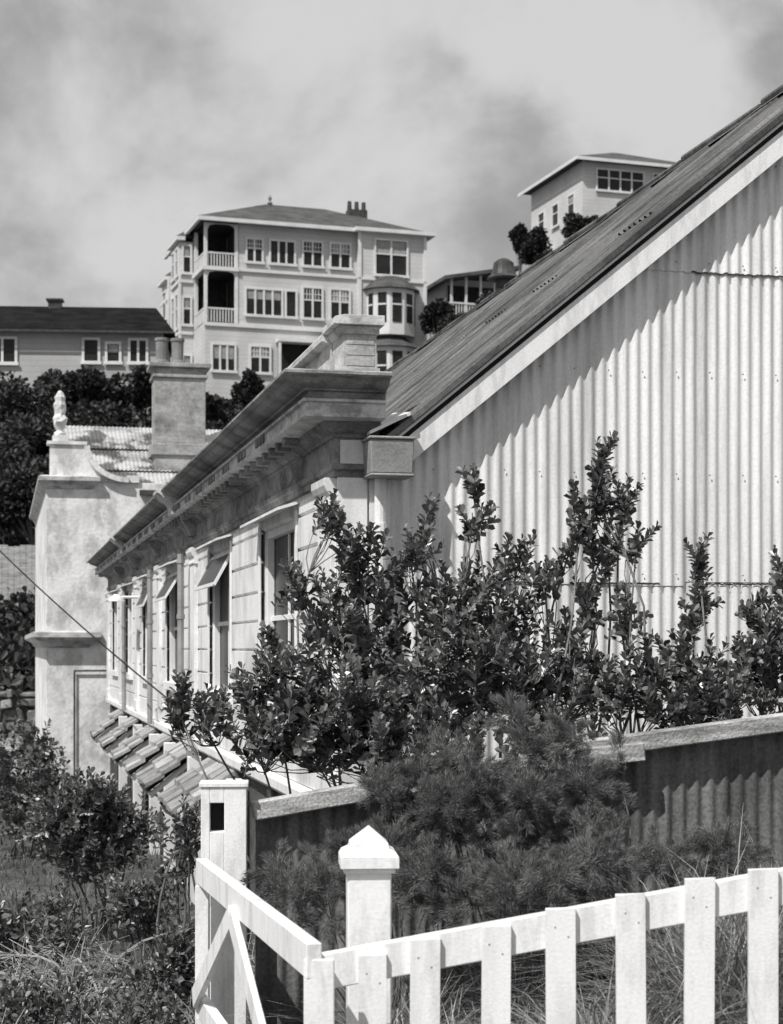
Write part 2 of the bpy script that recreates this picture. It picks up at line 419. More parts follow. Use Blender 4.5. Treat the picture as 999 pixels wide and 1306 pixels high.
fl=MB(); fl.add([(.17,-.17,1.30),(.42,-.18,1.42),(.56,.9,1.56),(.26,.9,1.34),(.17,-.17,1.28),(.42,-.18,1.40),(.56,.9,1.52),(.26,.9,1.32)],
     [(0,1,2,3),(7,6,5,4),(0,4,5,1),(1,5,6,2),(2,6,7,3),(3,7,4,0)])
fl.done('eave_flashing',m_white,B)
hp=MB()
hp.add([(.165,-.25,1.04),(.415,-.25,1.04),(.415,-.03,1.04),(.165,-.03,1.04),(.155,-.26,1.24),(.425,-.26,1.24),(.425,-.03,1.24),(.155,-.03,1.24)],
       [(3,2,1,0),(4,5,6,7),(0,1,5,4),(1,2,6,5),(2,3,7,6),(3,0,4,7)])
hp.box(.145,.435,-.27,-.025,1.242,1.26); hp.box(.155,.425,-.262,-.026,1.02,1.038)
hp.done('rain_hopper',m_grey,B,bevel=.006)
dp=MB(); dp.tube((.255,-.08,1.03),(.255,-.08,-2.2),.036,.036,12)
for zz in (.7,-.1,-.9): dp.tube((.255,-.08,zz),(.255,-.08,zz+.05),.044,.044,12)
dp.done('downpipe',m_white,B)
for yy in (8.3,12.2,17.0):
    d2=MB(); d2.tube((-.10,yy,1.0),(-.10,yy,-1.0),.035,.035,8)
    for zz in (.9,.3,-.4): d2.tube((-.10,yy,zz),(-.10,yy,zz+.05),.045,.045,8)
    d2.done('downpipe',m_grey,B)
rv=MB(); rv.lathe((4.35,11.1),[(.11,4.55),(.11,4.72),(.21,4.74),(.22,4.76),(.17,4.80),(.15,4.86),(.14,4.90),(.13,4.96),(.08,5.0),(.03,5.02)],16)
rv.done('roof_ventilator',m_metal,B)
wl=MB(); wl.tube((0,14.9,.72),(-.35,14.9,.72),.02,.02,8); wl.lathe((-.35,14.9),[(.12,.66),(.10,.70),(.04,.76)],12); wl.done('wall_lamp',m_white,B)

# ------------------------------------------------------------------ neighbouring stucco building
S=thing('stucco_building',b2w(.14,26.3),ROT,'tall stained stucco building with scrolled parapet and finial','building')
w=MB(); w.box(-1.2,8,0,11,-3.6,3.45)
w.done('wall',m_stucco,S,bevel=.01)
c=MB()
def ring(mb,prof,x0,x1,y0,y1):
    vs=[]
    for p,z in prof: vs += [(x0-p,y0-p,z),(x1+p,y0-p,z),(x1+p,y1,z),(x0-p,y1,z)]
    fs=[]
    for k in range(len(prof)-1):
        for i in range(4): fs.append((k*4+i,k*4+(i+1)%4,(k+1)*4+(i+1)%4,(k+1)*4+i))
    fs+=[(3,2,1,0)]; t=(len(prof)-1)*4; fs.append((t,t+1,t+2,t+3)); mb.add(vs,fs)
ring(c,[(.0,3.3),(.03,3.34),(.06,3.40),(.12,3.44),(.16,3.46),(.16,3.54),(.10,3.57),(.0,3.58)],-1.2,-.25,-.02,11)
c.done('cornice',m_cornw,S)
c=MB(); ring(c,[(.0,-.02),(.06,.02),(.10,.10),(.22,.16),(.28,.20),(.28,.30),(.2,.33),(.0,.34)],-1.2,-.35,-.02,11); c.done('lower_cornice',m_cornw,S)
sp=MB(); pts=[(-1.12,3.58),(-1.12,4.22),(-.42,4.22)]
arc=[]
for k in range(13):
    t=k/12*math.pi/2; arc.append((-.36+.86*(1-math.cos(t)), 4.20-.70*math.sin(t)))
pts+=arc+[(.58,3.50),(.58,3.452),(-.9,3.452)]
sp.prism(pts,'y',-.015,.28); sp.box(-1.18,-.36,-.06,.32,4.222,4.29)
for k in range(12):
    a,b=arc[k],arc[k+1]
    sp.beam((a[0],.08,a[1]),(b[0],.08,b[1]),.46,.11,0)
sp.box(.48,.72,-.06,.3,3.452,3.60)
sp.done('scrolled_parapet',m_stucco,S)
ur=MB(); ur.box(-1.06,-.76,-.0,.3,4.295,4.42)
ur.lathe((-.91,.14),[(.13,4.42),(.12,4.47),(.06,4.52),(.11,4.60),(.15,4.70),(.16,4.78),(.10,4.86),(.12,4.96),(.13,5.06),(.10,5.14),(.11,5.22),(.06,5.32),(.03,5.36)],9,0,.2)
ur.done('urn_finial',m_stucco,S,smooth=False)
rr=MB()
def rslope(x0,x1,y0,z0,y1,z1,mb):
    pitch=.09; n=int((x1-x0)/(pitch/6)); vs=[];fs=[]
    for i in range(n+1):
        x=x0+i*pitch/6; a=.010*math.cos(2*math.pi*x/pitch)
        vs += [(x,y0,z0+a),(x,y1,z1+a)]
    for i in range(n): fs.append((2*i,2*i+2,2*i+3,2*i+1))
    mb.add(vs,fs)
rslope(-.6,7.9,.1,3.28,1.3,3.82,rr); rslope(-.68,7.9,1.24,3.84,2.6,4.44,rr); rslope(-.75,7.9,2.5,4.45,4.2,5.15,rr); rslope(-.6,7.9,8,3.4,4.2,5.15,rr)
rr.done('roof',m_roofp,S,recalc=False,smooth=True)
gt=MB(); gt.box(.73,7.9,-.1,.05,3.2,3.3); gt.done('gutter',m_metal,S)
pp=MB(); pp.tube((-.62,-.06,-.5),(-.62,-.06,-2.9),.02,.02,8); pp.tube((-.62,-.06,-.5),(.2,-.06,-.5),.02,.02,8); pp.tube((.2,-.06,-.5),(.2,-.06,-2.9),.03,.03,8); pp.done('waste_pipe',m_metal,S)
ch=MB(); ch.box(1.17,2.28,1.3,2.1,3.6,5.90); ch.box(1.12,2.33,1.25,2.15,5.902,5.97); ch.box(1.15,2.30,1.28,2.12,5.972,6.12); ch.box(1.06,2.39,1.19,2.21,6.122,6.22); ch.box(1.1,2.35,1.25,2.15,4.2,4.45)
ch.done('chimney',m_brick,S,bevel=.012)
for xx in (1.36,1.70):
    p=MB(); p.lathe((xx,1.7),[(.15,6.22),(.16,6.3),(.13,6.34),(.14,6.74),(.16,6.76),(.16,6.82)],12); p.done('chimney_pot',m_pot,S,smooth=False)

# ------------------------------------------------------------------ hill houses
def add_window(parent,x0,x1,z0,z1,y=-.0,cols=2,rows=2,side=False,name='window',small=False):
    mb=MB()
    def bx(a,b,c,d,e,f,mi):
        if side: mb.box(c,d,a,b,e,f,mi)
        else: mb.box(a,b,c,d,e,f,mi)
    bx(x0,x1,y-.04,y-.01,z0,z1,1)
    t=.13
    bx(x0-t,x0,y-.12,y-.005,z0-t,z1+t,0); bx(x1,x1+t,y-.12,y-.005,z0-t,z1+t,0)
    bx(x0,x1,y-.12,y-.006,z1,z1+t,0); bx(x0-.2,x1+.2,y-.18,y-.121,z0-t-.05,z0-.02,0); bx(x0,x1,y-.12,y-.006,z0-t,z0,0)
    for i in range(1,cols):
        xc=x0+(x1-x0)*i/cols; bx(xc-.06,xc+.06,y-.1,y-.041,z0,z1,0)
    if rows>1:
        zc=z0+(z1-z0)*.6; bx(x0,x1,y-.09,y-.042,zc-.04,zc+.04,0)
        if small:
            for i in range(cols*3):
                if i%3: xc=x0+(x1-x0)*i/(cols*3); bx(xc-.02,xc+.02,y-.08,y-.043,zc+.04,z1,0)
            bx(x0,x1,y-.08,y-.044,(zc+z1)/2-.02,(zc+z1)/2+.02,0)
    # half drawn blind behind some panes
    if random.random()<.5:
        f=random.uniform(.25,.55); bx(x0+.05,x1-.05,y-.043,y-.0405,z1-(z1-z0)*f,z1-.02,2)
    return mb.done(name,[m_trim,m_glass,m_grey],parent)
def hip(mb,x0,x1,y0,y1,z,h,ov,mi=0,inset=None):
    x0-=ov;x1+=ov;y0-=ov;y1+=ov; ins=inset or min((x1-x0),(y1-y0))/2*.98
    ym=(y0+y1)/2
    if (x1-x0)>=(y1-y0): r0,r1=(x0+ins,ym,z+h),(x1-ins,ym,z+h)
    else:
        xm=(x0+x1)/2; r0,r1=(xm,y0+ins,z+h),(xm,y1-ins,z+h)
    vs=[(x0,y0,z),(x1,y0,z),(x1,y1,z),(x0,y1,z),r0,r1]
    if (x1-x0)>=(y1-y0): fs=[(0,1,5,4),(1,2,5),(2,3,4,5),(3,0,4)]
    else: fs=[(0,1,4),(1,2,5,4),(2,3,5),(3,0,4,5)]
    mb.add(vs,fs+[(3,2,1,0)],mi)
A=thing('timber_house',(-11.9,110,0),math.radians(18),'large white three storey timber house with corner verandas','house')
w=MB()
w.box(2.2,14.6,0,10.5,13,27.2); w.box(.003,2.199,3.2,10.5,13,27.2); w.box(0,2.198,.0,3.199,13,20.75)
w.box(10.1,14.62,-.7,-.003,13,27.2)
w.box(-.9,.0,3.6,6.4,13,26.6); w.box(-1.1,.0,6.41,9.0,13,24.8)
w.done('wall',m_sideW,A)
r=MB(); hip(r,0,14.6,-.2,10.5,27.3,2.6,.6)
hip(r,-.9,1.0,3.6,6.4,26.9,.9,.3); hip(r,-1.1,1.0,6.8,9.0,24.9,1.1,.3)
r.done('roof',m_slate,A)
ev=MB(); ev.box(-.6,15.2,-.82,-.6,27.05,27.29); ev.box(-.6,-.4,-.599,11.1,27.05,27.29); ev.box(9.7,15.21,-1.2,-.821,27.05,27.29); ev.box(15.0,15.2,-.599,11.1,27.05,27.29)
ev.box(-.1,10.05,-.12,-.004,24.1,24.3); ev.box(-.1,10.05,-.12,-.004,20.5,20.72); ev.box(10.0,14.7,-.8,-.701,23.95,24.1); ev.box(14.5,14.7,-.8,-.701,13,27.1); ev.box(10.0,10.2,-.8,-.701,13,27.1)
ev.box(-1.2,-.61,3.3,6.7,26.65,26.89); ev.box(-1.4,-.91,6.45,9.3,24.65,24.89)
for z in (23.9,20.5): ev.box(-1.02,-.9,3.5,6.4,z,z+.2); ev.box(-1.0,-.05,3.48,3.599,z,z+.2); ev.box(-1.22,-1.1,6.4,9.1,z-.6,z-.4)
for xx,y0,y1 in ((-1.0,3.5,3.7),(-1.0,6.2,6.39),(-1.2,6.41,6.6)): ev.box(xx,xx+.15,y0,y1,13,24.8)
ev.done('eaves_trim',m_trim,A)
for i,(zf,zt) in enumerate(((20.75,24.1),(24.3,27.1))):
    vd=MB()
    if i: vd.box(-.2,2.19,-.2,3.19,24.05,24.3)
    for (px,py) in ((.05,.05),(.05,3.0),(2.05,.05)): vd.box(px-.1,px+.1,py-.1,py+.1,zf,zt)
    vd.box(-.05,2.19,.0,.1,zf+.85,zf+.95); vd.box(-.05,.05,.101,3.1,zf+.85,zf+.95)
    k=.2
    while k<2.1: vd.box(k,k+.06,.02,.08,zf+.06,zf+.85); k+=.19
    k=.3
    while k<3.1: vd.box(-.03,.03,k,k+.06,zf+.06,zf+.85); k+=.19
    vd.prism([(.15,zt),(.15,zt-.5),(.3,zt-.16),(.7,zt-.06),(1.5,zt-.06),(1.85,zt-.16),(2.0,zt-.5),(2.0,zt)],'y',.0,.06)
    vd.done('veranda',m_trim,A)
    vb=MB(); vb.box(.1,2.1,3.12,3.19,zf+.02,zt); vb.box(2.14,2.195,.2,3.1,zf+.02,zt); vb.box(.12,2.13,.12,3.11,zt-.12,zt-.02); vb.box(.12,2.13,.12,3.11,zf+.005,zf+.03); vb.done('veranda_recess',m_dark,A)
for a in [(2.75,3.7,24.8,26.2,2),(4.3,5.85,24.8,26.2,3),(6.5,7.7,24.8,26.3,2),(8.35,9.6,24.8,26.3,2),
          (2.7,5.0,21.4,23.0,4),(5.35,5.95,21.4,23.0,1),(6.5,7.7,21.4,23.3,2),(8.35,9.55,21.4,23.3,2),
          (.5,1.9,17.7,19.3,3),(3.0,4.2,17.7,19.3,2),(7.5,8.9,17.7,19.3,3)]:
    add_window(A,a[0],a[1],a[2],a[3],0,a[4],2 if a[4]==2 else 1,small=a[4]==2)
add_window(A,11.2,13.3,24.4,26.6,-.7,2,2,small=False)
pch=MB(); pch.box(4.8,6.9,-.05,-.008,16,19.6); pch.done('porch_opening',m_dark,A)
pt=MB(); pt.box(4.6,7.1,-.9,-.06,19.62,19.85); pt.box(4.65,4.8,-.85,-.7,16,19.62); pt.box(6.9,7.05,-.85,-.7,16,19.62); pt.done('porch',m_trim,A)
def bay(x0,x1,yb,z0,z1,zr,pr=1.3):
    mb=MB(); NS=5; xc=(x0+x1)/2; rx=(x1-x0)/2
    def P(k,e=0):
        t=math.pi*k/NS; return (xc-(rx+e)*math.cos(t), yb-(pr+e)*math.sin(t) if 0<k<NS else yb)
    poly=[P(k) for k in range(NS+1)]
    mb.prism(poly,'z',z0,z1,0)
    for k in range(NS):
        (ax,ay),(bx_,by_)=poly[k],poly[k+1]
        dx,dy=bx_-ax,by_-ay; L=math.hypot(dx,dy); dx/=L;dy/=L; nx_,ny_=dy,-dx
        q=[]
        for t in (.2,L-.2):
            for o_ in (.02,.05): q.append((ax+dx*t+nx_*o_,ay+dy*t+ny_*o_))
        mb.prism([q[0],q[2],q[3],q[1]],'z',z0+.8,z1-.3,1)
        zc=z0+.8+(z1-z0-1.1)*.6
        q=[]
        for t in (.2,L-.2):
            for o_ in (.052,.08): q.append((ax+dx*t+nx_*o_,ay+dy*t+ny_*o_))
        mb.prism([q[0],q[2],q[3],q[1]],'z',zc-.05,zc+.05,0)
    out=[P(k,.35) for k in range(NS+1)]; n=len(out)
    out2=[(xc+(p-xc)*.45,yb+(q-yb)*.4) for p,q in out]
    vs=[(p,q,z1) for p,q in out]+[(p,q,zr) for p,q in out2]
    mb.add(vs,[(k,k+1,n+k+1,n+k) for k in range(n-1)]+[tuple(range(n-1,-1,-1)),tuple(range(n,2*n)),(0,n,2*n-1,n-1)],2)
    return mb.done('bay_window',[m_trim,m_glass,m_slate],A)
bay(10.6,13.9,-.7,20.3,23.3,24.2); bay(10.5,14.0,-.7,16.0,19.5,20.28,1.4)
for a in ((4.0,4.7,24.5,26.2,-.9),(5.3,6.0,24.5,26.2,-.9),(4.0,4.7,21.0,23.2,-.9),(5.3,6.0,21.0,23.2,-.9),(4.0,4.7,17.0,19.3,-.9),(5.3,6.0,17.0,19.3,-.9),(7.2,8.3,22.2,24.0,-1.1),(7.2,8.3,18.0,19.4,-1.1)):
    add_window(A,a[0],a[1],a[2],a[3],a[4],1,2,side=True)
for z in (24.6,21.2,17.4): add_window(A,-.68,-.25,z,z+1.7,3.6,1,2)
cm=MB(); cm.box(10.6,11.9,3.4,4.2,28.1,29.6)
for xx in (10.75,11.25,11.75): cm.tube((xx,3.8,29.6),(xx,3.8,30.2),.17,.14,8)
cm.done('chimney',m_metal,A)
fn=MB(); fn.lathe((5.5,5.0),[(.1,29.8),(.2,29.95),(.08,30.1),(.14,30.3),(.04,30.5)],8); fn.done('roof_finial',m_pot,A)
Bh=thing('timber_house',(14.4,130,.7),math.radians(18),'cream two storey house with hipped roof on hilltop','house')
w=MB(); w.box(0,7.7,0,10,24,35.95); w.box(7.71,10.5,1.5,9.5,24,35.9); w.done('wall',m_sideW,Bh)
r=MB(); hip(r,0,10.5,0,10,36.05,2.3,.8); r.done('roof',m_slate,Bh)
e=MB(); e.box(-.8,11.3,-.85,-.79,35.8,36.04); e.box(-.86,-.801,-.8,10.8,35.8,36.04); e.done('eaves_trim',m_trim,Bh)
add_window(Bh,1.2,5.0,33.9,35.4,0,4,2); add_window(Bh,5.9,7.2,34.2,35.4,0,2,1)
for yy in (1.4,4.4,7.2): add_window(Bh,yy,yy+1.1,32.2,33.8,0,1,2,side=True)
for yy in (1.4,5.4): add_window(Bh,yy,yy+1.1,29.0,30.6,0,1,2,side=True)
Ch=thing('cottage',(4.2,122,0),math.radians(18),'small gabled cottage with dark open veranda','house')
w=MB(); w.box(0,4.6,1.2,7,21,26.3); w.done('wall',m_sideG,Ch)
r=MB(); r.prism([(-.6,25.9),(5.2,27.0),(5.2,27.25),(-.6,26.15)],'y',-.5,7.6); r.done('roof',m_slate,Ch)
vd=MB()
for xx in (0,1.1,2.2,3.3,4.4): vd.box(xx,xx+.15,.0,.15,22.5,26.1+xx*.19)
vd.box(-.1,4.7,-.02,.1,24.3,24.42); vd.box(-.1,4.7,-.05,1.19,23.2,23.4)
xx=0
while xx<4.6: vd.box(xx,xx+.06,.02,.08,23.4,24.3); xx+=.2
vd.done('veranda',m_trim,Ch)
dk=MB(); dk.box(.2,4.4,1.1,1.19,23.45,25.8); dk.done('veranda_recess',m_dark,Ch)
D=thing('bungalow',(-23.6,90,0),math.radians(4),'long grey bungalow under low dark roof','house')
w=MB(); w.box(0,11.6,0,7,10.0,16.5); w.done('wall',m_sideG,D)
r=MB(); hip(r,0,11.6,0,7,16.52,2.0,.6,inset=1.2); r.done('roof',m_slateD,D)
e=MB(); e.box(-.6,12.2,-.66,-.61,16.40,16.515); e.done('gutter',m_metal,D)
for a in ((2.6,3.9,14.9,16.1,2),(7.5,8.2,15.0,16.1,1),(8.7,9.3,15.0,15.9,1),(9.9,10.7,15.0,16.1,2)): add_window(D,a[0],a[1],a[2],a[3],0,a[4],1)
c=MB(); c.box(5.2,5.9,3.2,3.8,18.2,18.8); c.box(5.1,6.0,3.1,3.9,18.8,18.9); c.done('chimney',m_metal,D)

F=thing('plank_fence',(-18,58,0),math.radians(8),'weathered vertical plank fence at foot of hill','fence')
f=MB()
for k in range(36):
    x=k*.2; f.box(x,x+.19,0,.03,.7,3.45+random.uniform(-.04,.04))
f.box(0,7.2,.031,.1,3.2,3.35); f.box(0,7.2,.031,.1,1.2,1.35)
for k in range(4): f.box(k*2.3,k*2.3+.12,.04,.14,.0,3.4)
f.done('planks',m_wood,F)
F2=thing('retaining_wall',(-16,47.5,0),math.radians(6),'rough rubble stone retaining wall below planted bank','wall')
f=MB(); zz=-3.3
while zz<-1.3:
    x=-random.uniform(0,.4); h_=random.uniform(.18,.40)
    while x<8.5:
        l=random.uniform(.2,.8); j=lambda:random.uniform(-.06,.06)
        x0,x1=x+.03,x+l-.03; y0=random.uniform(-.12,.08); t=random.uniform(-.08,.10)
        f.add([(x0+j(),y0,zz+.015+j()),(x1+j(),y0+j(),zz+.015),(x1,.5,zz+.015),(x0,.5,zz+.015),(x0+j(),y0+j(),zz+h_-.015+t),(x1+j(),y0,zz+h_-.015+j()),(x1,.5,zz+h_-.015),(x0,.5,zz+h_-.015+t)],
              [(3,2,1,0),(4,5,6,7),(0,1,5,4),(1,2,6,5),(2,3,7,6),(3,0,4,7)]); x+=l
    zz+=h_
f.box(0,8.5,.12,.45,-3.3,zz-.1,0)
f.done('stonework',m_stone,F2,bevel=.04)

# ------------------------------------------------------------------ foliage helpers
def nrm(a): return a/np.maximum(np.linalg.norm(a,axis=1,keepdims=True),1e-9)
def leaf_obj(name,P,Dr,Nn,L,W,mat,parent=None):
    P=np.asarray(P);Dr=nrm(Dr);Nn=nrm(Nn-(Nn*Dr).sum(1,keepdims=True)*Dr);Sd=np.cross(Dr,Nn)
    L=L[:,None];W=W[:,None]
    a,b,wa,wb=.38,.78,.36,.5
    V=np.stack([P,P+Dr*L*a-Sd*W*wa+Nn*W*.10,P+Dr*L*b-Sd*W*wb+Nn*W*.12,P+Dr*L-Nn*L*.06,
                P+Dr*L*b+Sd*W*wb+Nn*W*.12,P+Dr*L*a+Sd*W*wa+Nn*W*.10],1).reshape(-1,3)
    n=len(P); o=np.arange(n)*6
    F=np.concatenate([np.stack([o,o+1,o+2,o+3],1),np.stack([o,o+3,o+4,o+5],1)])
    me=bpy.data.meshes.new(name); me.from_pydata(V.tolist(),[],F.tolist()); me.materials.append(mat); me.update()
    ob=bpy.data.objects.new(name,me); COL.objects.link(ob)
    if parent: ob.parent=parent
    return ob
def curve_pts(p0,p1,n,bend,rg):
    p0=np.array(p0);p1=np.array(p1); off=np.clip(rg.normal(0,bend,3),-bend*1.5,bend*1.5)*np.linalg.norm(p1-p0)
    off2=np.clip(rg.normal(0,bend,3),-bend,bend)*np.linalg.norm(p1-p0)*.5
    return [p0+(p1-p0)*t+off*math.sin(math.pi*t)+off2*math.sin(2*math.pi*t)+np.array([0,0,-.06*math.sin(math.pi*t)*abs(p1[0]-p0[0])]) for t in np.linspace(0,1,n)]
def shrub(name,label,cat,base,ells,leafL,leafW,kleaf=22,slen=(.16,.30),leafmat=None,barkmat=None,seed=1,up=.8,limb_r=.010,group=None,dens=1.0,foot=.12):
    rg=np.random.default_rng(seed)
    E=thing(name,base,0,label,cat,group)
    b=np.array(base); br=MB(); PP=[];DD=[];NN=[];LL=[]
    for (cx,cy,cz,rx,ry,rz,ns) in ells:
        ns=max(3,int(ns*dens))
        c=np.array([cx,cy,cz])
        st=b+np.array([(cx-b[0])*foot*3,0,0])+rg.normal(0,.08,3)*np.array([1,1,0])
        lower=c-np.array([0,0,rz*.7])
        limb=curve_pts(st,lower,9,.07,rg)+curve_pts(lower,c+np.array([0,0,rz*.6]),5,.06,rg)[1:]
        for i in range(len(limb)-1):
            r0=limb_r*(1-.06*i); r1=limb_r*(1-.06*(i+1))
            br.tube(limb[i]-b,limb[i+1]-b,r0,r1,6,caps=False)
        LP=np.array(limb)
        for k in range(ns):
            d=rg.normal(0,1,3); d/=np.linalg.norm(d); rad=rg.random()**.42*rg.uniform(.85,1.3)
            s=c+d*rad*np.array([rx,ry,rz])
            outw=(s-c)/np.array([rx,ry,rz])
            dirv=np.array([0,0,up])+outw*.5+rg.normal(0,.28,3); dirv/=np.linalg.norm(dirv)
            ln=rg.uniform(*slen)*(1.6 if rg.random()<.2 else 1); s0=s-dirv*ln*.5; tip=s0+dirv*ln
            j=np.argmin(((LP-s0)**2).sum(1)+ (LP[:,2]>s0[2])*.3)
            cp=curve_pts(LP[j],s0,4,.08,rg)
            for i in range(3): br.tube(cp[i]-b,cp[i+1]-b,.005-.0008*i,.0042-.0008*i,4,caps=False)
            br.tube(s0-b,tip-b,.003,.002,3,caps=False)
            kk=int(kleaf*ln/np.mean(slen)*rg.uniform(.6,1.1))
            t=np.linspace(.0,1,kk); ang=np.arange(kk)*2.4+rg.random()*6
            a=np.cross(dirv,[.3,.5,.1]); a/=np.linalg.norm(a); bb=np.cross(dirv,a)
            rad_=np.cos(ang)[:,None]*a+np.sin(ang)[:,None]*bb
            lift=(.45+.9*t)[:,None]
            D_=rad_+dirv*lift+rg.normal(0,.22,(kk,3))
            PP.append(s0+dirv*(t*ln)[:,None]-b); DD.append(D_); NN.append(dirv*1.0-rad_*.5*lift+rg.normal(0,.28,(kk,3)))
            LL.append(leafL*(1-.35*t**3)*rg.uniform(.6,1.15,kk))
    PP=np.concatenate(PP);DD=np.concatenate(DD);NN=np.concatenate(NN);LL=np.concatenate(LL)
    br.done('branches',barkmat or m_bark,E,recalc=False)
    leaf_obj('foliage',PP,DD,NN,LL,LL*leafW/leafL,leafmat or m_leaf,E)
    return E
def at(px,py,Yd):
    return ((px-500)/2200*Yd,Yd,(825-py)/2200*Yd)
def ell(px,py,Yd,rx,ry,rz,n): x,y,z=at(px,py,Yd); return (x,y,z,rx,ry,rz,n)

shrub('shrub','broad glossy leaved shrub spilling over timber fence','shrub',(.15,9.35,-1.85),[
  ell(560,860,9.4,.55,.40,.34,125), ell(440,810,9.4,.26,.3,.30,52), ell(395,910,9.0,.42,.35,.20,85), ell(350,860,9.1,.16,.2,.18,22),
  ell(262,915,9.0,.17,.15,.06,14), ell(228,898,9.0,.06,.1,.04,6), ell(420,665,9.4,.10,.15,.05,7), ell(455,705,9.4,.14,.2,.08,12), ell(385,745,9.3,.08,.1,.08,7), ell(590,765,9.5,.30,.3,.16,36), ell(525,705,9.5,.10,.15,.08,9),
  ell(480,745,9.5,.2,.2,.12,17), ell(606,625,9.5,.025,.04,.09,4), ell(603,665,9.5,.05,.06,.08,5), ell(660,715,9.5,.08,.10,.08,7), ell(680,870,9.4,.34,.3,.22,46), ell(640,795,9.5,.2,.2,.12,16), ell(545,665,9.5,.02,.04,.06,2),
  ell(330,940,8.9,.22,.15,.08,24), ell(500,950,8.9,.55,.25,.10,50), ell(695,735,9.5,.08,.12,.04,4)],.069,.043,23,slen=(.14,.26),seed=3)
shrub('shrub','tall glossy leaved shrub with upright shoots against iron wall','shrub',(1.0,9.5,-1.75),[
  ell(768,598,9.5,.025,.04,.09,5), ell(765,635,9.5,.05,.06,.09,7), ell(738,655,9.5,.04,.06,.08,5), ell(797,650,9.5,.04,.06,.10,6), ell(765,700,9.5,.10,.10,.10,10), ell(725,700,9.5,.03,.05,.06,3), ell(762,765,9.5,.08,.10,.12,8), ell(725,830,9.4,.10,.15,.15,9),
  ell(800,780,9.5,.05,.08,.12,6), ell(812,690,9.5,.02,.05,.09,3), ell(790,885,9.3,.22,.2,.12,23), ell(700,930,9.1,.28,.2,.1,26), ell(835,870,9.3,.10,.12,.14,10), ell(755,865,9.4,.16,.2,.11,13)],.068,.042,23,slen=(.13,.25),seed=5,foot=.2)
shrub('shrub','glossy leaved shrub growing over capped iron fence','shrub',(1.75,9.6,-1.6),[
  ell(893,728,9.6,.02,.04,.09,4), ell(888,775,9.6,.06,.08,.12,9), ell(862,845,9.5,.09,.12,.14,11), ell(905,860,9.4,.14,.2,.14,18), ell(870,905,9.2,.25,.2,.08,26), ell(930,900,9.2,.2,.2,.08,20)],.068,.043,22,slen=(.13,.25),seed=8,foot=.2)
shrub('shrub','dense glossy leaved shrub beside corrugated wall','shrub',(2.25,9.6,-1.5),[
  ell(975,855,9.5,.2,.2,.18,38), ell(960,775,9.6,.03,.06,.09,5), ell(998,738,9.6,.03,.06,.09,5), ell(1060,830,9.6,.25,.25,.3,34), ell(985,800,9.6,.12,.1,.1,11)],.068,.043,22,slen=(.13,.25),seed=9,foot=.2)

def lowshrub(px,py,Yd,rx,rz,n,seed,label,L=.05,ry=None):
    x,y,z=at(px,py,Yd); gz=hz(x,y)
    ells=[(x,y,z,rx,ry or rx*.9,rz,n)]
    rg=random.Random(seed)
    for k in range(5):
        ells.append((x+rg.uniform(-.9,.9)*rx,y+rg.uniform(-.5,.5)*rx,z+rg.uniform(-.2,.9)*rz,rx*.35,rx*.35,rz*.35,n//8))
    return shrub('shrub',label,'shrub',(x,y,gz),ells,L,L*.58,15,(.14,.28),m_leaf2,m_barkd,seed,.5,.014)
lowshrub(120,1060,14.5,.50,.36,165,21,'rounded dark leafy shrub below basement hoods',.08)
lowshrub(28,1000,22,.6,.65,110,22,'tall dark leafy shrub beside stucco building',.11)
lowshrub(30,1190,12,.42,.22,60,23,'tangled dark shrub on lower slope',.075)
lowshrub(215,1240,10.0,.25,.18,40,24,'sprawling leafy shrub beside white gate',.065)
lowshrub(70,1300,9.6,.4,.14,50,25,'low tangled shrub with arching twigs',.065)
lowshrub(232,1080,12.4,.14,.22,20,26,'narrow leafy shrub beside basement post',.07)
lowshrub(190,1160,12.5,.25,.16,32,27,'dark leafy shrub on lower slope',.075)
lowshrub(215,1310,8.6,.28,.14,40,28,'leafy shrub at foot of white gate',.055)
for bi,(bx_,by_) in enumerate(((-1.9,9.6),(-1.55,10.4),(-2.2,11.0),(-1.5,9.0),(-2.6,12.0))):
    E=thing('bare_bush',(bx_,by_,hz(bx_,by_)),0,'arching bare twigs rising from low shrubs','bush'); tw=MB(); rg=np.random.default_rng(4+bi)
    for k in range(28):
        a=rg.uniform(0,6.28); p=np.array([rg.normal(0,.3),rg.normal(0,.3),0]); d=np.array([math.cos(a)*.8,math.sin(a)*.4,1.0]); q=p
        ln=rg.uniform(.8,1.4)/9
        for s in range(9):
            q2=q+d*ln; tw.tube(q,q2,.012*(1-s/10),.012*(1-(s+1)/10),4,caps=False)
            if s>2:
                for _ in range(3):
                    e=q2+(rg.normal(0,.10,3)+d*.08); tw.tube(q2,e,.0035,.002,3,caps=False)
            q=q2; d=d+np.array([rg.normal(0,.2)+math.cos(a)*.14,rg.normal(0,.12),-.24])
    tw.done('twigs',m_twig if bi%2==0 else m_bark,E,recalc=False)

